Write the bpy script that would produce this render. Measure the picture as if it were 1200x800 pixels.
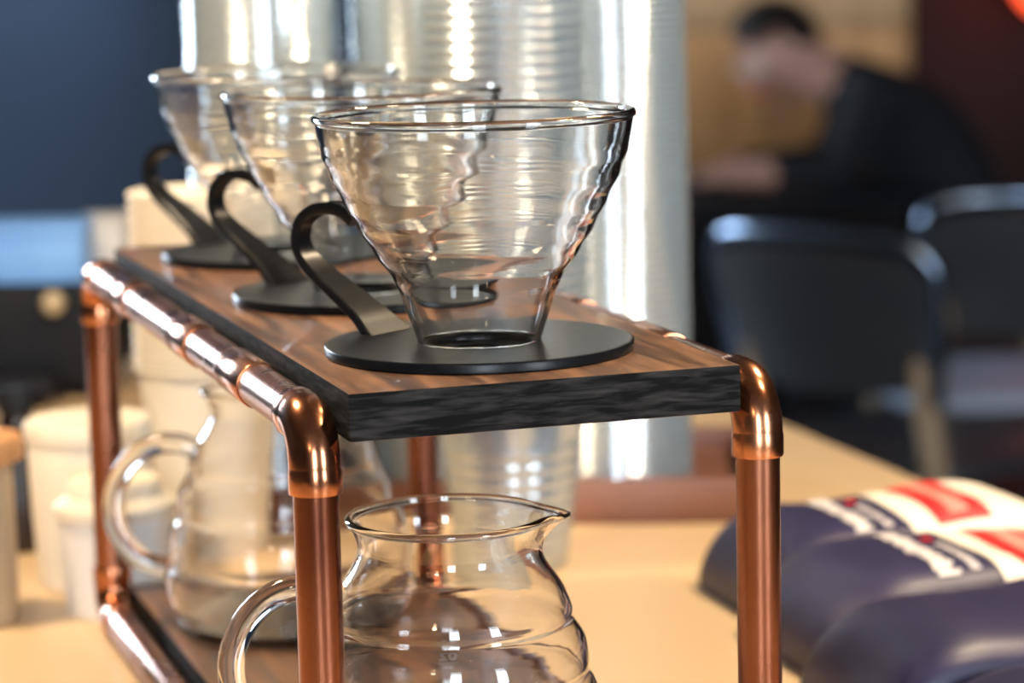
import bpy, bmesh, math, random
from mathutils import Vector, Matrix

random.seed(7)
PI = math.pi
S = 0.001                      # all lengths below are millimetres
scene = bpy.context.scene
COL = scene.collection
for o in list(bpy.data.objects):
    bpy.data.objects.remove(o)

# ------------------------------------------------------------------ camera
TH = math.radians(17.3)        # the camera looks 17.3 degrees off the stand's long side
PITCH = math.radians(8.57)
ROLL = 0.0242
RIGHT = Vector((math.cos(TH), -math.sin(TH), 0))
FWD = Vector((math.sin(TH), math.cos(TH), 0))
ZUP = Vector((0, 0, 1))
look = FWD * math.cos(PITCH) - ZUP * math.sin(PITCH)
upv = FWD * math.sin(PITCH) + ZUP * math.cos(PITCH)
cr = RIGHT * math.cos(ROLL) - upv * math.sin(ROLL)
cu = upv * math.cos(ROLL) + RIGHT * math.sin(ROLL)
cam_data = bpy.data.cameras.new('camera')
cam = bpy.data.objects.new('camera', cam_data)
COL.objects.link(cam)
M = Matrix(((cr.x, cu.x, -look.x, -.2145), (cr.y, cu.y, -look.y, -.9173), (cr.z, cu.z, -look.z, .348), (0, 0, 0, 1)))
cam.matrix_world = M
cam_data.sensor_width = 36
cam_data.lens = 99
cam_data.clip_start = .02
cam_data.clip_end = 60
cam_data.dof.use_dof = True
cam_data.dof.focus_distance = .985
cam_data.dof.aperture_fstop = 8.0
scene.camera = cam

# ------------------------------------------------------------------ world, exposure
w = bpy.data.worlds.new('world')
scene.world = w
w.use_nodes = True
w.node_tree.nodes['Background'].inputs[0].default_value = (.75, .85, 1, 1)
w.node_tree.nodes['Background'].inputs[1].default_value = .25
vs = scene.view_settings
vs.view_transform = 'Standard'
vs.look = 'None'
vs.exposure = 0.0
vs.gamma = 1
vs.use_curve_mapping = False
WINDOW_BACK = 60.0              # emission of the panes
WINDOW_FRONT = 30.0
LAMP_W = 21.0                  # watts of each warm pendant bulb


# ------------------------------------------------------------------ materials
def mat(name, color=(.5, .5, .5), rough=.5, metal=0., spec=.5, trans=0., ior=1.5, emit=None, estr=0., coat=0.):
    m = bpy.data.materials.new(name)
    m.use_nodes = True
    b = m.node_tree.nodes['Principled BSDF']
    b.inputs['Base Color'].default_value = (*color, 1)
    b.inputs['Roughness'].default_value = rough
    b.inputs['Metallic'].default_value = metal
    b.inputs['Specular IOR Level'].default_value = spec
    b.inputs['Transmission Weight'].default_value = trans
    b.inputs['IOR'].default_value = ior
    b.inputs['Coat Weight'].default_value = coat
    if emit:
        b.inputs['Emission Color'].default_value = (*emit, 1)
        b.inputs['Emission Strength'].default_value = estr
    return m


def nodes(m):
    return m.node_tree.nodes, m.node_tree.links, m.node_tree.nodes['Principled BSDF']


def noisy(m, c1, c2, scale=(1, 1, 1), nscale=5., detail=6., lo=.35, hi=.65, rough=None, bump=0., dist=.0005, distort=0.):
    """two-colour noise in object space, optional roughness span and bump"""
    N, L, b = nodes(m)
    tc = N.new('ShaderNodeTexCoord')
    mp = N.new('ShaderNodeMapping')
    mp.inputs['Scale'].default_value = scale
    no = N.new('ShaderNodeTexNoise')
    no.inputs['Scale'].default_value = nscale
    no.inputs['Detail'].default_value = detail
    no.inputs['Distortion'].default_value = distort
    rp = N.new('ShaderNodeValToRGB')
    rp.color_ramp.elements[0].position = lo
    rp.color_ramp.elements[1].position = hi
    rp.color_ramp.elements[0].color = (*c1, 1)
    rp.color_ramp.elements[1].color = (*c2, 1)
    L.new(tc.outputs['Object'], mp.inputs[0])
    L.new(mp.outputs[0], no.inputs['Vector'])
    L.new(no.outputs['Fac'], rp.inputs[0])
    L.new(rp.outputs[0], b.inputs['Base Color'])
    if rough:
        mr = N.new('ShaderNodeMapRange')
        mr.inputs['To Min'].default_value = rough[0]
        mr.inputs['To Max'].default_value = rough[1]
        L.new(no.outputs['Fac'], mr.inputs[0])
        L.new(mr.outputs[0], b.inputs['Roughness'])
    if bump:
        bp = N.new('ShaderNodeBump')
        bp.inputs['Strength'].default_value = bump
        bp.inputs['Distance'].default_value = dist
        L.new(no.outputs['Fac'], bp.inputs['Height'])
        L.new(bp.outputs[0], b.inputs['Normal'])
    return m


MT = {}
MT['copper'] = noisy(mat('copper_pipe', rough=.28, metal=1), (.15, .05, .028), (.36, .145, .082), (1, 1, .35), 28, 5, .3, .68, (.2, .36), .05, .0004)
MT['fitting'] = noisy(mat('copper_fitting', rough=.2, metal=1), (.3, .1, .05), (.62, .26, .13), (1, 1, 1), 55, 5, .3, .66, (.12, .3), .12, .0006)
MT['glass'] = mat('clear_glass', (1, 1, 1), 0, 0, .5, 1, 1.47)
MT['plastic'] = noisy(mat('black_plastic', rough=.3, spec=.2), (.005, .0055, .007), (.008, .0085, .01), (1, 1, 1), 300, 2, .3, .7, (.27, .33))
MT['walnut'] = noisy(mat('walnut_top', rough=.4, coat=.15), (.04, .016, .008), (.24, .115, .055), (10, .9, 10), 11, 9, .36, .66, (.3, .5), .12, .0004, .6)
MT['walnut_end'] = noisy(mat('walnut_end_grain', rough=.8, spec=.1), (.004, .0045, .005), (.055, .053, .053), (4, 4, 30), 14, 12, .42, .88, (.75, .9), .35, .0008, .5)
MT['counter'] = noisy(mat('counter_laminate', rough=.4), (.74, .53, .31), (.8, .59, .36), (1, 1, 1), 3, 4, .3, .7, (.34, .46))
MT['paper'] = noisy(mat('cream_paper', rough=.6), (.78, .70, .56), (.84, .76, .62), (1, 1, 1), 12, 3)
MT['ceramic'] = noisy(mat('white_ceramic', rough=.3), (.78, .77, .74), (.83, .82, .79), (1, 1, 1), 9, 3)
MT['bag'] = noisy(mat('navy_foil', rough=.42, spec=.6), (.016, .015, .055), (.024, .021, .075), (1, 1, 1), 16, 5, .3, .7, (.38, .5), .25, .004)
MT['label_cream'] = noisy(mat('cream_label', rough=.5), (.82, .76, .66), (.86, .8, .7), (1, 1, 1), 20, 3)
MT['label_red'] = noisy(mat('red_print', rough=.45), (.62, .02, .025), (.68, .03, .03), (1, 1, 1), 30, 3)
MT['print_pale'] = noisy(mat('pale_print', rough=.5), (.66, .62, .66), (.72, .68, .7), (1, 1, 1), 30, 3)
MT['print_pink'] = noisy(mat('pink_print', rough=.5), (.85, .3, .25), (.9, .36, .3), (1, 1, 1), 30, 3)
MT['print_glass'] = noisy(mat('white_screen_print', rough=.5), (.8, .78, .74), (.85, .83, .8), (1, 1, 1), 30, 3)
MT['tray'] = noisy(mat('reddish_wood', rough=.45), (.13, .05, .03), (.24, .105, .065), (1, 8, 8), 5, 6, .3, .7)
MT['black'] = noisy(mat('black_enamel', rough=.6, spec=.2), (.006, .0075, .011), (.01, .012, .018), (1, 1, 1), 6, 3)
MT['blue'] = noisy(mat('blue_card', rough=.45), (.14, .34, .8), (.18, .42, .9), (1, 1, 1), 9, 3)
MT['grey_card'] = noisy(mat('pale_grey_card', rough=.5), (.5, .5, .5), (.6, .6, .6), (1, 1, 1), 9, 3)
MT['chrome'] = noisy(mat('chrome', rough=.2, metal=1), (.6, .62, .65), (.7, .72, .75), (1, 1, 1), 9, 3)
MT['blue_metal'] = noisy(mat('blue_grey_metal', rough=.24, metal=1), (.2, .26, .36), (.25, .32, .43), (1, 1, 1), 9, 3)
MT['beige'] = noisy(mat('beige_knob', rough=.4), (.5, .4, .24), (.58, .47, .3), (1, 1, 1), 9, 3)
MT['lidwood'] = noisy(mat('orange_wood_lid', rough=.45), (.5, .24, .09), (.66, .34, .14), (1, 6, 6), 12, 5)
MT['tan'] = noisy(mat('tan_stoneware', rough=.45), (.42, .32, .2), (.5, .38, .25), (1, 1, 1), 12, 4)
MT['dark_glass'] = noisy(mat('dark_brown_bottle', rough=.15), (.012, .006, .004), (.02, .011, .008), (1, 1, 1), 9, 3)
MT['navy'] = noisy(mat('navy_wall_paint', rough=.6), (.026, .05, .095), (.034, .065, .12), (1, 1, 1), 1.2, 4)
MT['wall_dark'] = noisy(mat('dark_wall_paint', rough=.7), (.035, .022, .022), (.05, .03, .03), (1, 1, 1), 1.5, 4)
MT['wall_pale'] = noisy(mat('pale_wall_paint', rough=.8), (.07, .065, .06), (.09, .083, .078), (1, 1, 1), 1.5, 4)
MT['ceil'] = noisy(mat('ceiling_paint', rough=.8), (.13, .11, .095), (.16, .14, .12), (1, 1, 1), 1.5, 4)
MT['floor'] = noisy(mat('dark_floorboards', rough=.55), (.018, .014, .012), (.035, .026, .022), (1, 8, 1), 3, 5)
MT['panelwood'] = noisy(mat('tan_panel_wood', rough=.5), (.42, .25, .11), (.55, .35, .17), (6, 1, .8), 4, 6)
MT['panelwood2'] = noisy(mat('light_panel_wood', rough=.5), (.5, .35, .2), (.6, .44, .27), (6, 1, .8), 4, 6)
MT['cloth'] = noisy(mat('black_cloth', rough=.85), (.006, .007, .012), (.012, .013, .02), (1, 1, 1), 20, 4)
MT['skin'] = noisy(mat('skin', rough=.55), (.62, .36, .29), (.68, .4, .32), (1, 1, 1), 15, 4)
MT['hair'] = noisy(mat('dark_hair', rough=.6), (.012, .009, .008), (.025, .018, .015), (4, 4, 1), 30, 5)
MT['eye'] = mat('eye_white', (.7, .7, .68), .3)
MT['chairgrey'] = noisy(mat('grey_chair_shell', rough=.32), (.03, .033, .04), (.04, .043, .05), (1, 1, 1), 8, 3)
MT['seat_pale'] = noisy(mat('pale_blue_grey_seat', rough=.4), (.3, .36, .46), (.36, .42, .52), (1, 1, 1), 8, 3)
MT['chairwood'] = noisy(mat('beech_chair_leg', rough=.5), (.34, .25, .16), (.42, .31, .2), (6, 6, 1), 6, 5)
MT['frame'] = noisy(mat('window_frame_paint', rough=.5), (.5, .5, .5), (.56, .56, .56), (1, 1, 1), 4, 3)
MT['day_back'] = mat('daylight_pane_back', (0, 0, 0), .2, emit=(.72, .86, 1.0), estr=WINDOW_BACK)
MT['day_front'] = mat('daylight_pane_front', (0, 0, 0), .2, emit=(.78, .89, 1.0), estr=WINDOW_FRONT)
MT['bulb'] = mat('warm_bulb', (0, 0, 0), .2, emit=(1, .75, .45), estr=14)
MT['redbulb'] = mat('red_lamp_glow', (.3, .02, .01), .4, emit=(1, .09, .03), estr=3.0)
MT['shade'] = noisy(mat('black_lamp_shade', rough=.4), (.012, .012, .012), (.02, .02, .02), (1, 1, 1), 6, 3)


def cup_material():
    """clear cup plastic seen as nested walls: part see-through, part mirror-like, part milky"""
    m = bpy.data.materials.new('clear_cup_plastic')
    m.use_nodes = True
    N = m.node_tree.nodes
    L = m.node_tree.links
    N.clear()
    out = N.new('ShaderNodeOutputMaterial')
    tr = N.new('ShaderNodeBsdfTransparent')
    gl = N.new('ShaderNodeBsdfGlossy')
    gl.inputs['Roughness'].default_value = .2
    tc = N.new('ShaderNodeTexCoord')
    no = N.new('ShaderNodeTexNoise')
    no.inputs['Scale'].default_value = 40
    rp = N.new('ShaderNodeValToRGB')
    rp.color_ramp.elements[0].color = (.7, .78, .84, 1)
    rp.color_ramp.elements[1].color = (.88, .95, 1, 1)
    L.new(tc.outputs['Object'], no.inputs['Vector'])
    L.new(no.outputs['Fac'], rp.inputs[0])
    L.new(rp.outputs[0], gl.inputs['Color'])
    df = N.new('ShaderNodeBsdfDiffuse')
    df.inputs['Color'].default_value = (.72, .84, .92, 1)
    tl = N.new('ShaderNodeBsdfTranslucent')
    tl.inputs['Color'].default_value = (.76, .87, .94, 1)
    m0 = N.new('ShaderNodeMixShader')
    m0.inputs[0].default_value = .5
    L.new(df.outputs[0], m0.inputs[1])
    L.new(tl.outputs[0], m0.inputs[2])
    m1 = N.new('ShaderNodeMixShader')
    m1.inputs[0].default_value = .32
    m2 = N.new('ShaderNodeMixShader')
    m2.inputs[0].default_value = .72
    L.new(gl.outputs[0], m1.inputs[1])
    L.new(m0.outputs[0], m1.inputs[2])
    L.new(tr.outputs[0], m2.inputs[1])
    L.new(m1.outputs[0], m2.inputs[2])
    L.new(m2.outputs[0], out.inputs[0])
    return m


MT['cup'] = cup_material()


# ------------------------------------------------------------------ mesh helpers
def mesh(name, verts, faces, smooth=35, recalc=True):
    bm = bmesh.new()
    vv = [bm.verts.new((x * S, y * S, z * S)) for x, y, z in verts]
    for f in faces:
        try:
            bm.faces.new([vv[i] for i in f])
        except ValueError:
            pass
    if recalc:
        bmesh.ops.recalc_face_normals(bm, faces=bm.faces)
    me = bpy.data.meshes.new(name)
    bm.to_mesh(me)
    bm.free()
    if smooth:
        me.polygons.foreach_set('use_smooth', [True] * len(me.polygons))
        if smooth < 180:
            me.set_sharp_from_angle(angle=math.radians(smooth))
    return me


def obj(name, me, material=None, parent=None, loc=(0, 0, 0), rz=0.):
    o = bpy.data.objects.new(name, me)
    COL.objects.link(o)
    if material and not me.materials:
        me.materials.append(MT[material])
    o.location = (loc[0] * S, loc[1] * S, loc[2] * S)
    o.rotation_euler = (0, 0, rz)
    if parent:
        o.parent = parent
    return o


def tag(o, label, cat, group=None):
    o['label'] = label
    o['category'] = cat
    if group:
        o['group'] = group
    return o


def thing(name, label, cat, loc=(0, 0, 0), rz=0., group=None):
    o = bpy.data.objects.new(name, None)
    o.empty_display_size = .02
    COL.objects.link(o)
    o.location = (loc[0] * S, loc[1] * S, loc[2] * S)
    o.rotation_euler = (0, 0, rz)
    return tag(o, label, cat, group)


def struct(o):
    o['kind'] = 'structure'
    return o


def copy_tree(o, parent=None):
    c = o.copy()
    COL.objects.link(c)
    c.parent = parent
    for ch in list(o.children):
        copy_tree(ch, c)
    return c


def box_data(x0, x1, y0, y1, z0, z1):
    v = [(x, y, z) for z in (z0, z1) for y in (y0, y1) for x in (x0, x1)]
    f = [(0, 2, 3, 1), (4, 5, 7, 6), (0, 1, 5, 4), (2, 6, 7, 3), (0, 4, 6, 2), (1, 3, 7, 5)]
    return v, f


def box(name, x0, x1, y0, y1, z0, z1, bevel=0., seg=2):
    v, f = box_data(x0, x1, y0, y1, z0, z1)
    me = mesh(name, v, f, 0)
    if bevel:
        bm = bmesh.new()
        bm.from_mesh(me)
        bmesh.ops.bevel(bm, geom=bm.edges[:], offset=bevel * S, segments=seg, profile=.6, affect='EDGES')
        bm.to_mesh(me)
        bm.free()
        me.polygons.foreach_set('use_smooth', [True] * len(me.polygons))
        me.set_sharp_from_angle(angle=math.radians(40))
    return me


def lathe(name, prof, seg=48, closed=False, rfun=None, smooth=40):
    """prof: list of (r, z).  closed joins the last ring to the first."""
    v, f = [], []
    n = len(prof)
    for i, (r, z) in enumerate(prof):
        for k in range(seg):
            a = 2 * PI * k / seg
            rr, zz = (r, z) if rfun is None else rfun(i, r, z, a)
            v.append((rr * math.cos(a), rr * math.sin(a), zz))
    for i in range(n if closed else n - 1):
        j = (i + 1) % n
        for k in range(seg):
            q = (k + 1) % seg
            f.append((i * seg + k, i * seg + q, j * seg + q, j * seg + k))
    if not closed:
        if prof[0][0] < 1e3:
            f.append(tuple(range(seg)))
        f.append(tuple((n - 1) * seg + k for k in range(seg)))
    return mesh(name, v, f, smooth)


def shell(name, prof, seg=48, smooth=40):
    """open lathe, no caps"""
    v, f = [], []
    for r, z in prof:
        for k in range(seg):
            a = 2 * PI * k / seg
            v.append((r * math.cos(a), r * math.sin(a), z))
    for i in range(len(prof) - 1):
        for k in range(seg):
            q = (k + 1) % seg
            f.append((i * seg + k, i * seg + q, (i + 1) * seg + q, (i + 1) * seg + k))
    return mesh(name, v, f, smooth)


def tube(name, path, radii, seg=20, smooth=40, up=(0, 0, 1), caps=True, squash=None):
    """sweep a circle along a polyline; radii one number or list"""
    P = [Vector(p) for p in path]
    n = len(P)
    if not isinstance(radii, (list, tuple)):
        radii = [radii] * n
    v, f = [], []
    t0 = (P[1] - P[0]).normalized()
    ref = Vector(up)
    if abs(t0.dot(ref)) > .9:
        ref = Vector((1, 0, 0)) if abs(t0.x) < .9 else Vector((0, 1, 0))
    nrm = (ref - t0 * ref.dot(t0)).normalized()
    for i in range(n):
        a = P[max(i - 1, 0)]
        b = P[min(i + 1, n - 1)]
        t = (b - a)
        if t.length < 1e-6:
            t = t0
        t = t.normalized()
        nrm = (nrm - t * nrm.dot(t)).normalized()
        bn = t.cross(nrm)
        sx, sy = squash[i] if squash else (1, 1)
        for k in range(seg):
            an = 2 * PI * k / seg
            q = P[i] + nrm * math.cos(an) * radii[i] * sx + bn * math.sin(an) * radii[i] * sy
            v.append(tuple(q))
    for i in range(n - 1):
        for k in range(seg):
            q = (k + 1) % seg
            f.append((i * seg + k, i * seg + q, (i + 1) * seg + q, (i + 1) * seg + k))
    if caps:
        f.append(tuple(range(seg)))
        f.append(tuple((n - 1) * seg + k for k in range(seg)))
    return mesh(name, v, f, smooth)


def spline(pts, per=8):
    """Catmull-Rom through pts (tuples of any length)"""
    out = []
    n = len(pts)
    for i in range(n - 1):
        p0, p1, p2, p3 = pts[max(i - 1, 0)], pts[i], pts[i + 1], pts[min(i + 2, n - 1)]
        for k in range(per):
            t = k / per
            out.append(tuple(.5 * (2 * b + (c - a) * t + (2 * a - 5 * b + 4 * c - d) * t * t + (3 * b - a - 3 * c + d) * t ** 3)
                             for a, b, c, d in zip(p0, p1, p2, p3)))
    out.append(tuple(pts[-1]))
    return out


# ------------------------------------------------------------------ the room (z = 0 is the counter top, floor 900 below)
X0, X1, Y0, Y1, ZF, ZC = -4200, 5200, -3600, 6300, -900, 2000
struct(obj('floor', box('floor', X0, X1, Y0, Y1, ZF - 60, ZF), 'floor'))
struct(obj('ceiling', box('ceiling', X0, X1, Y0, Y1, ZC, ZC + 60), 'ceil'))
struct(obj('wall_left', box('wall_left', X0 - 80, X0, Y0, Y1, ZF, ZC), 'wall_pale'))
struct(obj('wall_right', box('wall_right', X1, X1 + 80, Y0, Y1, ZF, ZC), 'wall_dark'))
struct(obj('wall_front', box('wall_front', X0, X1, Y0 - 80, Y0, ZF, ZC), 'wall_pale'))
struct(obj('wall_back', box('wall_back', X0, 1900, Y1, Y1 + 80, ZF, ZC), 'navy'))
struct(obj('wall_corner', box('wall_corner', 1900, X1, Y1, Y1 + 80, ZF, ZC), 'wall_dark'))


def window(n, x0, x1, z0, z1, y, side, pane):
    """a glazed opening on a wall along x; side = direction the pane faces"""
    root = bpy.data.objects.new('window_%d' % n, None)
    COL.objects.link(root)
    root.location = ((x0 + x1) / 2 * S, y * S, z0 * S)
    struct(root)
    hw = (x1 - x0) / 2
    h = z1 - z0
    d0, d1 = sorted((0, 30 * side))
    e0, e1 = sorted((0, 60 * side))
    obj('pane', box('pane', -hw, hw, d0, d1, 0, h), pane, root)
    for a, b, c, d in ((-hw - 60, -hw, -60, h + 60), (hw, hw + 60, -60, h + 60), (-hw, hw, -60, 0), (-hw, hw, h, h + 60), (-hw, hw, h * .62, h * .62 + 40)):
        obj('window_frame', box('window_frame', a, b, e0, e1, c, d), 'frame', root)
    return root


window(1, -1750, -900, 250, 1650, Y1, -1, 'day_back')
window(2, -1050, -450, -100, 1700, Y0, 1, 'day_front')
window(3, 1500, 2200, -100, 1700, Y0, 1, 'day_front')

# the counter
ct = thing('counter', 'long pale laminate service counter carrying the copper pipe stand', 'counter', (-100, 300, 0))
obj('worktop', box('worktop', -800, 628, -900, 1050, -40, 0, 2), 'counter', ct)
obj('counter_body', box('counter_body', -770, 600, -860, 1020, -900, -41), 'wall_dark', ct)

# warm pendant lamps over the counter, above the picture
def pendant(x, y, z, which, power):
    t = thing('pendant_lamp', 'black pendant lamp with a warm bulb hanging over the counter, ' + which, 'lamp', (x, y, z), 0, 'pendant lamps over the counter')
    obj('bulb', lathe('bulb', [(.5, -38), (14, -35), (24, -24), (28, -8), (24, 8), (14, 22), (12, 34)], 20), 'bulb', t)
    obj('lamp_shade', shell('lamp_shade', [(16, 62), (30, 58), (60, 40), (92, 0), (94, -2), (90, 0), (58, 36), (28, 54), (16, 58)], 32), 'shade', t)
    obj('cord', tube('cord', [(0, 0, 50), (0, 0, ZC - z)], 4, 8), 'shade', t)
    ld = bpy.data.lights.new('pendant_light', 'POINT')
    ld.energy = power
    ld.color = (1, .77, .5)
    ld.shadow_soft_size = .06
    lo = bpy.data.objects.new('pendant_light', ld)
    COL.objects.link(lo)
    lo.parent = t
    lo.location = (0, 0, -.06)
    return t


pendant(-260, 420, 820, 'above the cream cups', LAMP_W * 1.5)
pendant(640, 330, 900, 'above the far coffee bag', LAMP_W * 1.3)
pendant(560, -120, 900, 'above the nearest coffee bag', LAMP_W)
pendant(-900, -1500, 1100, 'nearest the camera', LAMP_W * .5)

# ------------------------------------------------------------------ copper pipe stand
W, L = 162, 450
ZT, ZB = 180, 10
RP = 7.95
st = thing('pipe_stand', 'copper pipe stand with two dark wooden shelves for pour-over coffee', 'stand', (W / 2, L / 2, 0))


def spart(name, me, m, **k):
    o = obj(name, me, m, st)
    o.location = (-W / 2 * S, -L / 2 * S, 0)
    return o


def elbow(x, y, z, sy, sz):
    """corner at (x,y,z): one socket along y (sign sy), one along z (sign sz)"""
    rb = 15.0
    se = 24.0
    path, rad = [], []
    def add(p, r):
        path.append(p); rad.append(r)
    def py(d): return (x, y + sy * d, z)
    def pz(d): return (x, y, z + sz * d)
    add(py(se), 8.0); add(py(se - .05), 9.15); add(py(se - .8), 9.35); add(py(16.5), 9.3); add(py(15.4), 9.05)
    for k in range(13):
        a = PI / 2 * k / 12
        add((x, y + sy * (rb - rb * math.sin(a)), z + sz * (rb - rb * math.cos(a))), 9.05)
    add(pz(15.4), 9.05); add(pz(16.5), 9.3); add(pz(se - .8), 9.35); add(pz(se - .05), 9.15); add(pz(se), 8.0)
    me = tube('elbow', path, rad, 32, 50, up=(1, 0, 0))
    return spart('elbow', me, 'fitting')


def sleeve(x, y0, y1, z):
    path = [(x, y0, z), (x, y0 + .05, z), (x, y0 + .8, z), (x, y1 - .8, z), (x, y1 - .05, z), (x, y1, z)]
    return spart('coupling', tube('coupling', path, [7.9, 8.5, 8.8, 8.8, 8.5, 7.9], 32, 50, up=(1, 0, 0)), 'fitting')


for x in (0, W):
    for y, sy in ((0, 1), (L, -1)):
        spart('post', tube('post', [(x, y, ZB + 18), (x, y, ZT - 18)], RP, 32, up=(1, 0, 0)), 'copper')
        elbow(x, y, ZT, sy, -1)
        elbow(x, y, ZB, sy, 1)
    for z in (ZT, ZB):
        spart('rail', tube('rail', [(x, 18, z), (x, L - 18, z)], RP, 32, up=(1, 0, 0)), 'copper')
    for y in (85, 188, 333):
        sleeve(x, y, y + 40, ZT)


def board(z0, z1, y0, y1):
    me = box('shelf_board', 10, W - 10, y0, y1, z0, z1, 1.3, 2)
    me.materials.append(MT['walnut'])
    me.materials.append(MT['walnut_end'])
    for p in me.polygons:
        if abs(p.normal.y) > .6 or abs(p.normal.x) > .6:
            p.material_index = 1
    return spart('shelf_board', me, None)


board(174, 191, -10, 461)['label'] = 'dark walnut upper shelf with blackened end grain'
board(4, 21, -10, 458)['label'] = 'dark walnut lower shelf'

# ------------------------------------------------------------------ glass drippers
CONE = spline([(22.6, 0), (24.2, 5), (26.0, 10), (29.0, 19), (31.6, 24.5), (37.6, 33), (43.6, 43), (48.8, 53), (53.0, 62), (55.8, 70), (57.3, 77), (57.9, 81)], 4)


def cone_profile():
    out, inn = [], []
    for r, z in CONE:
        ripple = .34 * math.sin(z * 2 * PI / 9.5) * min(1, max(0, (z - 8) / 10)) * min(1, max(0, (76 - z) / 8))
        out.append((r + ripple, z))
        inn.append((r - 2.1 + .75 * ripple, z))
    rim = [(57.3 + 1.75 * math.cos(t), 82.4 + 1.75 * math.sin(t)) for t in (-.7, -.3, .1, .5, .9, 1.3, 1.7, 2.1, 2.5, 2.9, 3.3)]
    return out + rim + inn[::-1], len(out), len(rim)


def cone_mesh():
    prof, no, nr = cone_profile()

    def rf(i, r, z, a):
        if i >= no + nr - 1:                       # spiral ribs run up the inner wall
            k = min(1, max(0, (z - 6) / 10)) * min(1, max(0, (74 - z) / 8))
            r -= .05 * k * math.cos(7 * (a - z * .02))
        return r, z
    return lathe('glass_cone', prof, 120, True, rf, 180)


def ribbon(name, pts, phi, width, thick):
    """strap handle: pts (r, z) in the vertical plane at angle phi; width across, thick in plane"""
    n = len(pts)
    er = Vector((math.cos(phi), math.sin(phi), 0))
    et = Vector((-math.sin(phi), math.cos(phi), 0))
    v, f = [], []
    sec = [(-1, -.7), (-.93, -1), (.93, -1), (1, -.7), (1, .8), (.95, 1), (.84, 1), (.78, .72), (-.78, .72), (-.84, 1), (-.95, 1), (-1, .8)]
    m = len(sec)
    for i in range(n):
        a, b = pts[max(i - 1, 0)], pts[min(i + 1, n - 1)]
        t = Vector((b[0] - a[0], b[1] - a[1])).normalized()
        nr = Vector((-t.y, t.x))                   # in plane normal
        w_, th_ = width(i / (n - 1)) / 2, thick(i / (n - 1)) / 2
        for s_, q in sec:
            P = er * (pts[i][0] - nr.x * q * th_) + et * (s_ * w_) + ZUP * (pts[i][1] - nr.y * q * th_)
            v.append(tuple(P))
    for i in range(n - 1):
        for k in range(m):
            q = (k + 1) % m
            f.append((i * m + k, i * m + q, (i + 1) * m + q, (i + 1) * m + k))
    f.append(tuple(range(m)))
    f.append(tuple((n - 1) * m + k for k in range(m)))
    return mesh(name, v, f, 24)


HPTS = spline([(43, 2.2), (48, 6), (54, 10.5), (66, 18), (77, 24.6), (84, 30.5), (86.6, 37), (84.5, 43.6), (78.5, 48), (70.5, 49.6), (63, 48.6), (57.6, 45.2)], 6)
# direction of the handles: to the left and away from the camera
hd = (-RIGHT * math.cos(math.radians(38)) + FWD * math.sin(math.radians(38)))
HPHI = math.atan2(hd.y, hd.x)


def make_dripper():
    t = thing('coffee_dripper', '', 'dripper', (78, 62, 191), 0, 'glass drippers on the copper stand')
    disc = [(11, .4), (12, 0), (53, 0), (56.4, .2), (56.8, .6), (56.9, 3.3), (56.6, 3.8), (56.0, 4.0), (54.8, 3.9), (25.2, 3.9), (23.6, 3.9), (20.2, 3.9), (19.8, 3.5), (19.6, 1.3), (12, 1.1), (11, .9)]
    obj('base_disc', lathe('base_disc', disc, 96, True), 'plastic', t)
    obj('handle', ribbon('handle', HPTS, HPHI, lambda s: 7.0 + 18 * max(0, 1 - s * 1.75) ** 1.25, lambda s: 3.8 + 1.6 * max(0, s - .3)), 'plastic', t)
    obj('glass_cone', cone_mesh(), 'glass', t, (0, 0, 3.9))
    return t


d1 = make_dripper()
d2 = copy_tree(d1)
d3 = copy_tree(d1)
d2.location = (.078, .224, .191)
d3.location = (.078, .385, .191)
d1['label'] = 'clear glass coffee dripper with black handle at the shelf front, nearest the camera'
d2['label'] = 'clear glass coffee dripper with black handle, middle of the three on the shelf'
d3['label'] = 'clear glass coffee dripper with black handle at the far end of the shelf'

# ------------------------------------------------------------------ glass carafes
BODY = spline([(45, 1.2), (50, 2), (54.5, 8), (57, 18), (56.8, 26), (54.4, 31), (55.0, 35), (54.6, 44), (52.6, 50), (50.2, 54), (50.6, 58), (49.4, 66), (46.2, 71.5), (44.6, 74.5), (44.6, 78), (41.6, 85.5), (36.6, 93), (33.6, 99), (33.2, 103), (34.6, 107.5), (36.4, 111)], 3)
SPOUT = math.atan2(RIGHT.y, RIGHT.x) + .08
CH = math.atan2(-RIGHT.y, -RIGHT.x)


def carafe_mesh():
    out = [(.4, 0), (40, 0), (43, .3)] + BODY
    inn = [(r - 1.9, max(z, 3.6)) for r, z in BODY[2:]]
    prof = out + [(36.0 + 1.5 * math.cos(t), 111.8 + 1.5 * math.sin(t)) for t in (-.5, 0, .4, .8, 1.2, 1.6, 2, 2.4, 2.8, 3.2)] + inn[::-1] + [(40, 3.4), (.4, 3.0)]

    def rf(i, r, z, a):
        d = (a - SPOUT + PI) % (2 * PI) - PI
        k = max(0, (z - 95) / 17)
        g = math.exp(-(d / .22) ** 2)
        return r + 7.5 * g * k ** 1.5, z - 1.2 * g * k ** 2
    return lathe('glass_body', prof, 96, False, rf, 180)


def text_mesh(body, size, name):
    cu_ = bpy.data.curves.new(name, 'FONT')
    cu_.body = body
    cu_.size = size * S
    cu_.align_x = 'CENTER'
    cu_.extrude = .0001
    cu_.offset = .00009
    cu_.resolution_u = 4
    o = bpy.data.objects.new(name, cu_)
    COL.objects.link(o)
    dg = bpy.context.evaluated_depsgraph_get()
    me = bpy.data.meshes.new_from_object(o.evaluated_get(dg))
    bpy.data.objects.remove(o)
    bpy.data.curves.remove(cu_)
    me.materials.clear()
    return me


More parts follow.
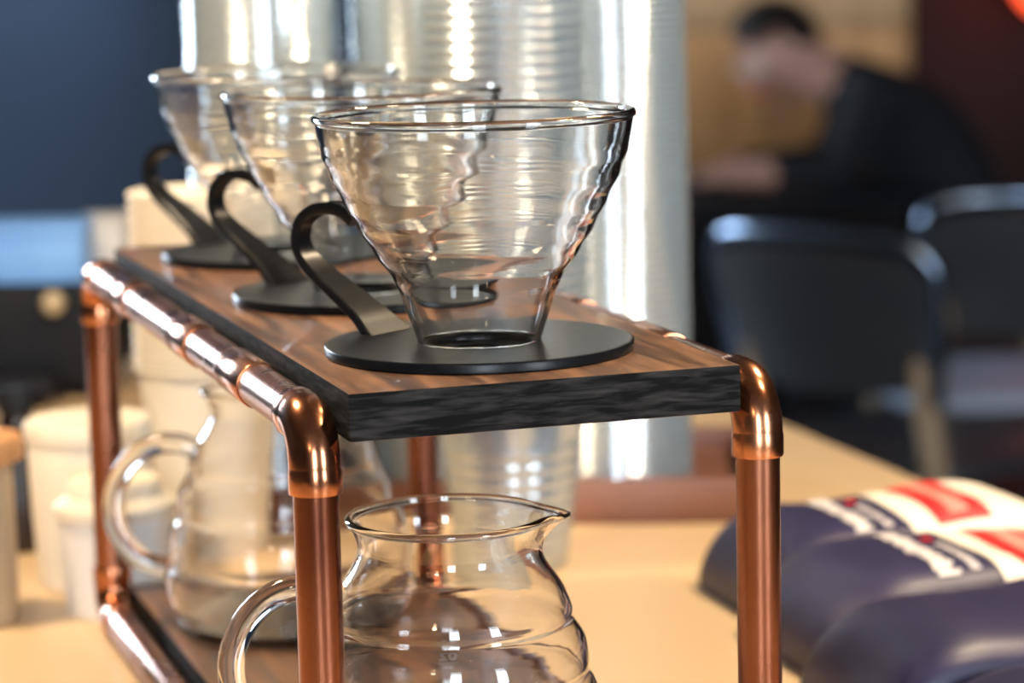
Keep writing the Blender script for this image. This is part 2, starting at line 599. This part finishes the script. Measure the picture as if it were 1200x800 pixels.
def wrap_text(me, ang, z0, rfun):
    """bend flat lettering (x right, y up) onto the outside of a round body"""
    for v in me.vertices:
        x, y, d = v.co.x / S, v.co.y / S, v.co.z / S
        z = z0 + y
        r = rfun(z) + .15 + d
        a = ang + x / r
        v.co = (r * math.cos(a) * S, r * math.sin(a) * S, z * S)
    return me


def body_r(z):
    for (r0, z0), (r1, z1) in zip(BODY, BODY[1:]):
        if z0 <= z <= z1:
            return r0 + (r1 - r0) * (z - z0) / max(1e-6, z1 - z0)
    return BODY[-1][0]


def make_carafe():
    t = thing('coffee_carafe', '', 'carafe', (60, 48, 21), 0, 'glass carafes on the lower shelf')
    gb_ = obj('glass_body', carafe_mesh(), 'glass', t)
    hp = spline([(40, 83), (48, 86.5), (58, 86.5), (68, 82), (76, 73), (80.5, 61), (80, 49), (75, 38), (67, 30.5), (56, 27)], 6)
    e = Vector((math.cos(CH), math.sin(CH), 0))
    path = [tuple(e * r + ZUP * z) for r, z in hp]
    n = len(path)
    obj('handle', tube('handle', path, [5.0 - 1.2 * abs(2 * i / (n - 1) - 1) ** 4 * 0 for i in range(n)], 20, 180), 'glass', t)
    far = math.atan2(FWD.y, FWD.x) + .05
    b = obj('size_mark', wrap_text(text_mesh('02', 7.2, 'size_mark'), far, 44, body_r), 'print_glass', gb_)
    b['label'] = 'small printed 02 on the carafe wall'
    obj('maker_mark', wrap_text(text_mesh('HARIO', 2.6, 'maker_mark'), far, 40.8, body_r), 'print_glass', gb_)
    return t


c1 = make_carafe()
c2 = copy_tree(c1)
c2.location = (.068, .356, .021)
c1['label'] = 'clear glass carafe with rounded waves and spout at the front of the lower shelf'
c2['label'] = 'clear glass carafe with loop handle at the far end of the lower shelf'


# ------------------------------------------------------------------ stacks of clear cups
def cup_mesh(rim, top, h):
    k = [(rim - 1.2, -1.2), (rim + .6, -1.5), (rim + 1.4, 0), (rim + .6, 1.4), (rim - .8, 1.6)]
    wall = [(rim - .8 + (top - rim + .8) * t, 1.6 + (h - 3) * t) for t in (.08, .3)]
    wall += [(rim - .8 + (top - rim + .8) * t + .55 * math.sin(k_ * PI / 2), 1.6 + (h - 3) * t) for k_, t in ((i_, .36 + .6 * i_ / 32) for i_ in range(33))]
    wall += [(top, h - 1.4)]
    end = [(top - 2, h), (top - 6, h - .2), (top - 7, h - 2.5), (.4, h - 2.5)]
    return shell('plastic_cup', k + wall + end, 40, 50)


CUP = cup_mesh(45.0, 30, 108)
CUP.materials.append(MT['cup'])


def cup_stack(x, y, z, n, pitch, where, upright=False):
    for k in range(n):
        o = bpy.data.objects.new('plastic_cup', CUP)
        COL.objects.link(o)
        o.location = ((x + random.uniform(-.25, .25)) * S, (y + random.uniform(-.25, .25)) * S, (z + (108 if upright else 1.5) + k * pitch) * S)
        o.rotation_euler = (PI if upright else 0, 0, random.uniform(0, 6.28))
        tag(o, 'clear plastic cup nested in the tall stack ' + where, 'cup', 'clear cups stacked ' + where)


trz = -.345                                       # the tray lies square to the camera
tr = thing('wooden_tray', 'reddish brown wooden tray under the tall stacks of clear cups', 'tray', (230, 690, 0), trz)
obj('tray_base', box('tray_base', -200, 190, -62, 90, 0, 10, 1.5), 'tray', tr)
for a, b, c, d in ((-200, 190, -72, -62), (-200, 190, 90, 100), (-210, -200, -72, 100), (190, 200, -72, 100)):
    obj('tray_rim', box('tray_rim', a, b, c, d, 0, 26, 1.5), 'tray', tr)
cup_stack(228, 512, 0, 34, 6.4, 'nearest the stand behind its back post', True)
cup_stack(330, 632, 10.2, 72, 4.3, 'at the right end of the wooden tray')
cup_stack(236, 688, 10.2, 52, 6.2, 'in the middle of the wooden tray')
cup_stack(143, 706, 10.2, 50, 6.2, 'at the left end of the wooden tray')

# ------------------------------------------------------------------ cream paper cups, canister, jar, bottle
def paper_cup_mesh(rim, bot, h):
    pr = [(rim - 1, h - 2.2), (rim + 1, h - 2.6), (rim + 1.9, h - 1.2), (rim + 1, h), (rim - .4, h - .3), (rim - 1, h - 2.2)]
    wall = [(bot + (rim - 1 - bot) * t, h * t * .97) for t in (.97, .7, .35, 0)]
    inner = [(bot - 1.2, 5), (.4, 5)]
    return shell('paper_cup', pr + wall + inner, 40, 50)


PC = paper_cup_mesh(39, 28, 108)
PC.materials.append(MT['paper'])
for k in range(18):
    o = bpy.data.objects.new('paper_cup', PC)
    COL.objects.link(o)
    o.location = (.084, .612, (k * 5.6) * S)
    tag(o, 'cream paper cup nested in the stack behind the far dripper', 'cup', 'cream paper cups in one stack')
tc_ = thing('cream_jar', 'tall cream jar with flat lid behind the left back copper post', 'jar', (8, 560, 0))
obj('jar_body', lathe('jar_body', [(.4, 0), (27, 0), (29, 2), (31.5, 40), (32.5, 78), (31.5, 80), (.4, 80)], 40), 'paper', tc_)
obj('lid', lathe('lid', [(.4, 79.5), (33.5, 79.5), (34, 81), (34, 88), (32.5, 90), (.4, 91)], 40), 'paper', tc_)
cn = thing('sugar_canister', 'small white canister with domed cream lid by the left back post', 'canister', (10, 494, 0))
obj('canister_body', lathe('canister_body', [(.4, 0), (25, 0), (26.5, 1.5), (28.5, 30), (29.5, 52), (.4, 52)], 40), 'ceramic', cn)
obj('lid', lathe('lid', [(.4, 51.5), (31, 51.5), (31.5, 53), (31, 57), (27, 60), (24.5, 62), (24, 67), (22, 69.5), (.4, 70.5)], 40), 'paper', cn)
jr = thing('storage_jar', 'tan storage jar with an orange wooden lid at the left edge', 'jar', (-62, 497, 0))
obj('jar_body', lathe('jar_body', [(.4, 0), (19, 0), (21, 2), (21.5, 40), (21, 80), (19, 84), (.4, 84)], 40), 'tan', jr)
obj('lid', lathe('lid', [(.4, 84), (26, 84), (27.5, 86), (27.5, 93), (26, 96), (.4, 97)], 40), 'lidwood', jr)
db = thing('dark_bottle', 'dark brown bottle standing behind the orange-lidded jar', 'bottle', (-16, 668, 0))
obj('bottle_body', lathe('bottle_body', [(.4, 0), (20, 0), (22, 2), (22, 52), (19, 60), (11, 68), (9, 72), (9, 80), (.4, 80)], 32), 'dark_glass', db)
obj('cap', lathe('cap', [(.4, 79), (10.5, 79), (10.5, 90), (9.5, 91.5), (.4, 91.5)], 24), 'black', db)

# dark machine in the left background with a blue box on it
mc = thing('coffee_machine', 'black countertop coffee machine in the dark left background', 'machine', (60, 1230, 0), -.3)
obj('machine_body', box('machine_body', -170, 75, -60, 100, 8, 86, 8, 3), 'black', mc)
for a in (-150, 55):
    for b in (-40, 80):
        obj('foot', lathe('foot', [(.4, 0), (9, 0), (10, 2), (8, 9), (.4, 9)], 16), 'black', mc, (a, b, 0))
obj('drip_tray', box('drip_tray', -120, 40, -105, -60, 8, 24, 3), 'black', mc)
kn = obj('knob', lathe('knob', [(.4, -9), (6, -7), (9, 0), (6, 7), (.4, 9)], 20), 'beige', mc, (38, -68, 74))
lv = obj('lever', tube('lever', [(-46, -30, 86), (-46, -38, 146)], 3.5, 12), 'black', mc)
obj('lever_knob', lathe('lever_knob', [(.4, -9), (5, -7.5), (9, 0), (5, 7.5), (.4, 9)], 20), 'chrome', lv, (-46, -39, 152))
bb = thing('blue_box', 'bright blue box lying on the black coffee machine', 'box', (78, 1208, 86), -.3)
obj('box_body', box('box_body', -40, 34, -28, 30, 0, 34, 1.5), 'blue', bb)
obj('box_lid', box('box_lid', -42, 36, -30, 32, 34, 44, 1.5), 'blue', bb)
gb = thing('grey_carton', 'pale grey carton beside the blue box on the coffee machine', 'box', (125, 1236, 86), -.3)
obj('box_body', box('box_body', -12, 22, -20, 22, 0, 36, 1.5), 'grey_card', gb)
obj('box_lid', box('box_lid', -13, 23, -21, 23, 36, 43, 1.5), 'grey_card', gb)


# ------------------------------------------------------------------ coffee bags
class Bag:
    def __init__(s, x, y, ln, wd, th, tilt, seed):
        s.x, s.y, s.L, s.W, s.H, s.tilt = x, y, ln, wd, th, tilt
        s.rnd = random.Random(seed)
        s.ph = [s.rnd.uniform(0, 6.28) for _ in range(6)]
        s.n = 3.6

    def half(s, u):
        """half width and half thickness at length u"""
        e = 46.
        k = math.sqrt(max(0, 1 - ((e - u) / e) ** 2)) if u < e else 1
        b = s.H / 2 * (.12 + .88 * k)
        if u > s.L - 90:
            q = (u - s.L + 90) / 90
            b *= 1 - .9 * q * q * (3 - 2 * q)
        a = s.W / 2 * (.93 + .07 * min(1, u / 30))
        b *= 1 + .035 * math.sin(u / 19 + s.ph[0])
        return a, b

    def dent(s, u, v):
        return .9 * math.sin(u / 23 + v / 31 + s.ph[1]) * math.sin(v / 17 + s.ph[2]) + .5 * math.sin(u / 9 + v / 13 + s.ph[3])

    def ring(s, u, seg, off=0.):
        a, b = s.half(u)
        pts = []
        for k in range(seg):
            t = 2 * PI * k / seg
            c, d = math.cos(t), math.sin(t)
            v = (a + off) * math.copysign(abs(c) ** (2 / s.n), c)
            z = b + (b + off) * math.copysign(abs(d) ** (2 / s.n), d)
            if d > 0:
                z += s.dent(u, v) * min(1, d * 1.5) * min(1, b / 15)
            pts.append((u, v, max(z, .05 if off == 0 else .03)))
        return pts

    def top(s, u, v, off):
        a, b = s.half(u)
        q = min(1, abs(v) / a)
        d = (1 - q ** s.n) ** (1 / s.n)
        z = b + (b + off) * d
        z += s.dent(u, v) * min(1, (d ** (s.n / 2)) * 1.5) * min(1, b / 15)
        return (u, v, z + off)

    def body(s):
        seg, us = 56, []
        for k in range(12):
            us.append(46 * (1 - math.cos(PI / 2 * k / 12)))
        u = 46
        while u < s.L:
            us.append(u); u += 5
        us.append(s.L)
        v, f = [], []
        for q in us:
            v += s.ring(q, seg)
        for i in range(len(us) - 1):
            for k in range(seg):
                q = (k + 1) % seg
                f.append((i * seg + k, i * seg + q, (i + 1) * seg + q, (i + 1) * seg + k))
        f.append(tuple(range(seg)))
        f.append(tuple((len(us) - 1) * seg + k for k in range(seg)))
        return mesh('bag_body', v, f, 60)

    def wrap(s, u0, u1, off):
        """label going over the top and down both sides"""
        seg, v, f = 56, [], []
        nu = int((u1 - u0) / 4) + 1
        cols = [k for k in range(-3, 32)]
        for i in range(nu + 1):
            r = s.ring(u0 + (u1 - u0) * i / nu, seg, off)
            v += [r[k % seg] for k in cols]
        m = len(cols)
        for i in range(nu):
            for k in range(m - 1):
                f.append((i * m + k, i * m + k + 1, (i + 1) * m + k + 1, (i + 1) * m + k))
        return mesh('label_sleeve', v, f, 60)

    def patch(s, name, quads, off):
        """quads: list of (u0,u1,v0,v1) printed areas on the top face"""
        v, f = [], []
        for u0, u1, v0, v1, sh in quads:
            nu = max(1, int((u1 - u0) / 4)); nv = max(1, int((v1 - v0) / 4))
            base = len(v)
            for i in range(nu + 1):
                for j in range(nv + 1):
                    vv = v0 + (v1 - v0) * j / nv
                    v.append(s.top(u0 + (u1 - u0) * i / nu + sh * (j / nv - .5), vv, off))
            for i in range(nu):
                for j in range(nv):
                    a = base + i * (nv + 1) + j
                    f.append((a, a + 1, a + nv + 2, a + nv + 1))
        return mesh(name, v, f, 60)


def make_bag(x, y, ln, wd, th, rz, seed, label, ls=0.):
    z = 0.
    b = Bag(x, y, ln, wd, th, 0, seed)
    t = thing('coffee_bag', label, 'bag', (x, y, z), rz, 'navy coffee bags on the counter')
    obj('bag_body', b.body(), 'bag', t)
    o = obj('label_sleeve', b.wrap(82 + ls, ln - 22, .5), 'label_cream', t)
    o['label'] = 'cream paper label'
    rp_ = o = obj('red_panel', b.patch('red_panel', [(96 + ls, 126 + ls, -wd * .44, wd * .3, 0)], .7), 'label_red', t)
    o['label'] = 'red printed panel'
    rn = random.Random(seed)
    strokes, v0 = [], -wd * .42
    while v0 < wd * .24:                              # brush lettering, too blurred to read
        ww = rn.uniform(2.6, 4.6)
        strokes.append((ls + 54 - rn.uniform(0, 3), ls + 61 + rn.uniform(-1, 2.5), v0, v0 + ww, 2.0))
        v0 += ww + rn.uniform(-.2, .7)
    obj('brush_lettering', b.patch('brush_lettering', strokes, .5), 'print_pale', t)
    strokes, v0 = [], -wd * .4
    while v0 < 0:
        ww = rn.uniform(1.2, 2.2)
        strokes.append((ls + 69, ls + 73 + rn.uniform(-.8, 1), v0, v0 + ww, .6))
        v0 += ww + .5
    obj('small_lettering', b.patch('small_lettering', strokes, .5), 'print_pale', t)
    obj('red_dot', b.patch('red_dot', [(68 + ls, 73 + ls, wd * .06, wd * .13, 0)], .5), 'label_red', t)
    strokes, v0 = [], -wd * .38
    while v0 < wd * .24:
        ww = rn.uniform(2.2, 4)
        strokes.append((ls + 105, ls + 115 + rn.uniform(-1, 1), v0, v0 + ww, 1.0))
        v0 += ww + .8
    obj('panel_lettering', b.patch('panel_lettering', strokes, 1.0), 'print_pink', rp_)
    return t


make_bag(301, 377, 232, 96, 47, 0, 3, 'navy coffee bag lying farthest back in the row, label fully in view')
make_bag(284, 273, 236, 106, 47, .0, 5, 'navy coffee bag, second from the back of the row on the counter', 10)
make_bag(268, 163, 236, 106, 48, .0, 8, 'navy coffee bag, third in the row, plain dark end filling the corner', 46)
make_bag(270, 55, 236, 104, 42, .0, 12, 'navy coffee bag nearest the camera, only its blue edge in view', 46)


# ------------------------------------------------------------------ chairs, table, person, background furniture
def make_chair(label, loc, rz, seat_mat='chairgrey'):
    t = thing('cafe_chair', label, 'chair', loc, rz, 'grey cafe chairs in the dark background')
    # seat shell: a dished rounded slab
    v, f, n = [], [], 10
    def grid(fun, thick):
        v, f = [], []
        for side in (0, 1):
            for i in range(n + 1):
                for j in range(n + 1):
                    p = fun(i / n * 2 - 1, j / n * 2 - 1, side * thick)
                    v.append(p)
        m = (n + 1) ** 2
        def id(s, i, j): return s * m + i * (n + 1) + j
        for i in range(n):
            for j in range(n):
                f.append((id(0, i, j), id(0, i, j + 1), id(0, i + 1, j + 1), id(0, i + 1, j)))
                f.append((id(1, i, j), id(1, i + 1, j), id(1, i + 1, j + 1), id(1, i, j + 1)))
        for i in range(n):
            for a, b in (((i, 0), (i + 1, 0)), ((i, n), (i + 1, n)), ((0, i), (0, i + 1)), ((n, i), (n, i + 1))):
                f.append((id(0, *a), id(0, *b), id(1, *b), id(1, *a)))
        return v, f
    def rnd(a, b):                                   # square to rounded square
        k = 1 - .16 * (a * a) * (b * b)
        return a * k, b * k
    def seat(a, b, d):
        x, y = rnd(a, b)
        return (x * 215, y * 205, 440 - 16 * (1 - x * x) * (1 - y * y) + d)
    def back(a, b, d):
        x, z = rnd(a, b)
        return (x * (200 + 10 * z), 215 + 30 * z - 40 * x * x * .9 + d + 18, 668 + z * 108)
    obj('seat', mesh('seat', *grid(seat, 26), 50), seat_mat, t)
    obj('backrest', mesh('backrest', *grid(back, 20), 50), 'chairgrey', t)
    for sx in (-1, 1):
        obj('leg', tube('leg', [(sx * 165, -160, 441), (sx * 195, -200, 0)], [19, 13], 12), 'chairwood', t)
        obj('leg', tube('leg', [(sx * 165, 160, 441), (sx * 190, 215, 0)], [19, 13], 12), 'chairwood', t)
        obj('back_upright', tube('back_upright', [(sx * 160, 170, 430), (sx * 158, 196, 540), (sx * 150, 203, 640)], 17, 12), 'chairwood', t)
    fr = [(-172, 196, 556), (-188, 212, 646), (-196, 226, 726), (-186, 236, 768), (-150, 250, 788), (-60, 270, 794), (60, 270, 794), (150, 250, 788), (186, 236, 768), (196, 226, 726), (188, 212, 646), (172, 196, 556)]
    obj('back_frame', tube('back_frame', spline(fr, 5), 13, 12), 'blue_metal', t)
    return t


make_chair('grey shell cafe chair with pale wooden legs at the right edge of the picture', (1965, 3320, ZF), math.radians(170), 'seat_pale')
make_chair('dark grey cafe chair pushed in before the leaning person', (1600, 2868, ZF), math.radians(118))

tb = thing('cafe_table', 'black cafe table the leaning person rests both arms on', 'table', (1960, 4440, ZF))
obj('table_top', box('table_top', -330, 330, -330, 330, 660, 690, 4), 'black', tb)
obj('table_leg', lathe('table_leg', [(.4, 18), (40, 18), (32, 40), (30, 640), (90, 662), (.4, 662)], 24), 'black', tb)
obj('table_foot', lathe('table_foot', [(.4, 0), (240, 0), (242, 8), (60, 26), (.4, 26)], 32), 'black', tb)


def person():
    """seated, leaning forward to the left over the table, head bowed"""
    t = thing('person', 'person in black clothing with dark hair leaning over a table', 'person', (2520, 4520, ZF))
    o0 = Vector((2520, 4520, ZF))
    V, E, R = [], [], []

    def add(p, r, link=None):
        V.append(Vector(p) - o0); R.append(r)
        if link is not None:
            E.append((link, len(V) - 1))
        return len(V) - 1
    pel = add((2520, 4530, -380), (150, 130))
    ab = add((2490, 4545, -260), (140, 120), pel)
    ch = add((2410, 4570, -130), (160, 130), ab)
    sh = add((2310, 4595, -30), (120, 100), ch)
    nk = add((2230, 4620, -5), (58, 58), sh)
    hb = add((2185, 4640, 15), (72, 74), nk)
    hm = add((2135, 4660, 45), (92, 96), hb)
    ht = add((2110, 4672, 95), (76, 80), hm)
    tips = []
    for sgn in (-1, 1):
        q = Vector((-.35, -.93, 0)) * sgn
        s_ = add(Vector((2310, 4590, -50)) + q * 165, (62, 62), sh)
        e_ = add(Vector((2200, 4540, -195)) + q * 200, (46, 46), s_)
        w_ = add(Vector((2010, 4510, -182)) + q * 90, (30, 28), e_)
        h_ = add(Vector((1950, 4500, -184)) + q * 62, (36, 18), w_)
        for k in range(4):
            a = add(Vector((1905, 4490, -188)) + q * (40 + 18 * k), (9, 9), h_)
            b = add(Vector((1875 + 6 * abs(k - 1.5), 4484, -194)) + q * (36 + 18 * k), (8, 8), a)
            tips.append(b)
        th_ = add(Vector((1960, 4500, -186)) + q * 20, (11, 11), h_)
        add(Vector((1925, 4492, -192)) + q * 8, (9, 9), th_)
        hip = add(Vector((2500, 4520, -400)) + q * 100, (92, 88), pel)
        kn_ = add(Vector((2080, 4500, -395)) + q * 120, (66, 66), hip)
        an = add(Vector((2130, 4500, -800)) + q * 120, (44, 44), kn_)
        add(Vector((2000, 4480, -860)) + q * 125, (46, 34), an)
    me = bpy.data.meshes.new('body')
    me.from_pydata([tuple(v * S) for v in V], E, [])
    o = bpy.data.objects.new('body_cage', me)
    COL.objects.link(o)
    sk = o.modifiers.new('skin', 'SKIN')
    sk.use_smooth_shade = True
    for i, r in enumerate(R):
        me.skin_vertices[0].data[i].radius = (r[0] * S, r[1] * S)
    me.skin_vertices[0].data[0].use_root = True
    sub = o.modifiers.new('sub', 'SUBSURF')
    sub.levels = 2
    sub.render_levels = 2
    dg = bpy.context.evaluated_depsgraph_get()
    body = bpy.data.meshes.new_from_object(o.evaluated_get(dg))
    bpy.data.objects.remove(o)
    body.name = 'body'
    body.materials.clear()
    body.materials.append(MT['cloth'])
    body.materials.append(MT['skin'])
    for p in body.polygons:
        c = p.center / S + o0
        if (c - Vector((2135, 4660, 50))).length < 150 or c.x < 2005 and c.z > -260:
            p.material_index = 1
    body.polygons.foreach_set('use_smooth', [True] * len(body.polygons))
    obj('body', body, None, t)
    # hair cap, ears, nose, eyes, mouth on the head; the face looks to the left and down
    hc = Vector((2125, 4666, 62)) - o0
    fx = Vector((-.8, -.32, -.5)).normalized()
    uz = (ZUP - fx * fx.z).normalized()
    sx = fx.cross(uz)
    v, f, sg = [], [], 24
    for i in range(13):
        ph = PI * i / 12 * .72
        for k in range(sg):
            a = 2 * PI * k / sg
            d = uz * math.cos(ph) * 106 + (-fx * math.cos(a) * 108 + sx * math.sin(a) * 98) * math.sin(ph)
            if math.cos(a) < -.2 and ph > .9:        # hairline above the face
                d = uz * math.cos(.9) * 106 + (-fx * math.cos(a) * 100 + sx * math.sin(a) * 92) * math.sin(.9)
            v.append(tuple(hc + d))
    for i in range(12):
        for k in range(sg):
            f.append((i * sg + k, i * sg + (k + 1) % sg, (i + 1) * sg + (k + 1) % sg, (i + 1) * sg + k))
    obj('hair', mesh('hair', v, f, 180), 'hair', t)
    def blob(name, c, rx, m):
        b = lathe(name, [(.3, -rx), (rx * .7, -rx * .7), (rx, 0), (rx * .7, rx * .7), (.3, rx)], 12, smooth=180)
        obj(name, b, m, t, tuple(c))
    for s_ in (-1, 1):
        blob('eye', hc + fx * 88 + sx * 32 * s_ - uz * 2, 11, 'eye')
        blob('ear', hc + sx * 94 * s_ - uz * 14, 24, 'skin')
    obj('nose', tube('nose', [tuple(hc + fx * 88), tuple(hc + fx * 104 - uz * 30), tuple(hc + fx * 92 - uz * 40)], [9, 15, 9], 10), 'skin', t)
    obj('mouth', tube('mouth', [tuple(hc + fx * 86 - uz * 58 - sx * 24), tuple(hc + fx * 93 - uz * 58), tuple(hc + fx * 86 - uz * 58 + sx * 24)], [3, 6, 3], 8), 'label_red', t)
    return t


person()
make_chair('dark grey cafe chair the leaning person sits on', (2540, 4530, ZF), math.radians(-100))

# wooden cabinet behind the person
cb = thing('wood_cabinet', 'tan wooden cabinet against the wall behind the leaning person', 'cabinet', (2480, 5560, ZF), -.25)
obj('cabinet_body', box('cabinet_body', -330, 330, -150, 150, 620, 1180, 4), 'panelwood', cb)
obj('cabinet_base', box('cabinet_base', -330, 330, -150, 150, 0, 618, 4), 'black', cb)
for a in (-318, 6):
    dd = obj('door', box('door', a, a + 312, -166, -151, 634, 960, 3), 'panelwood', cb)
    obj('handle', tube('handle', [(a + (290 if a < 0 else 22), -176, 740), (a + (290 if a < 0 else 22), -176, 850)], 6, 10), 'chrome', dd)
obj('drawer', box('drawer', -318, 318, -166, -151, 972, 1170, 3), 'panelwood2', cb)

# red lamp in the far right corner
rl = thing('red_lamp', 'glowing red lamp at the top right edge of the dark background', 'lamp', (3520, 6060, 140))
obj('lamp_globe', lathe('lamp_globe', [(.4, -95), (50, -82), (86, -42), (95, 0), (86, 42), (50, 82), (.4, 95)], 28), 'redbulb', rl)
obj('cord', tube('cord', [(0, 0, 90), (0, 0, ZC - 130)], 5, 8), 'shade', rl)
ld = bpy.data.lights.new('red_light', 'POINT')
ld.energy = 1.5
ld.color = (1, .1, .04)
ld.shadow_soft_size = .1
lo = bpy.data.objects.new('red_light', ld)
COL.objects.link(lo)
lo.parent = rl
lo.location = (-.02, -.13, 0)


# invented spots: a cold one brightens the navy wall, a warm one the cabinet
def fixture(name, label, loc, aim, energy, color, cone, soft):
    t = thing(name, label, 'lamp', loc, 0, 'added spotlights')
    obj('spot_housing', shell('spot_housing', [(.4, 120), (34, 118), (38, 100), (38, 0), (35, 0), (34, 96), (.4, 98)], 24), 'shade', t)
    obj('stem', tube('stem', [(0, 0, 118), (0, 0, ZC - loc[2])], 8, 10), 'shade', t)
    l = bpy.data.lights.new(name, 'SPOT')
    l.energy = energy
    l.color = color
    l.spot_size = math.radians(cone)
    l.spot_blend = .8
    l.shadow_soft_size = soft
    o = bpy.data.objects.new('spot_light', l)
    COL.objects.link(o)
    o.parent = t
    o.location = (0, 0, -.02)
    d = (Vector(aim) - Vector(loc)) * S
    o.rotation_euler = d.to_track_quat('-Z', 'Y').to_euler()
    return t


fixture('added_spot', 'added spotlight laying a gradient on the navy wall', (600, 5500, 1700), (520, 6300, 520), 200, (.75, .88, 1), 52, .05)  # added lamp, only there to fade the wall from lighter blue to black
fixture('added_spot', 'added spotlight brightening the tan wooden cabinet', (2250, 4950, 1700), (2420, 5450, 100), 110, (1, .74, .45), 60, .05)  # added lamp, only there to lift the cabinet and the face
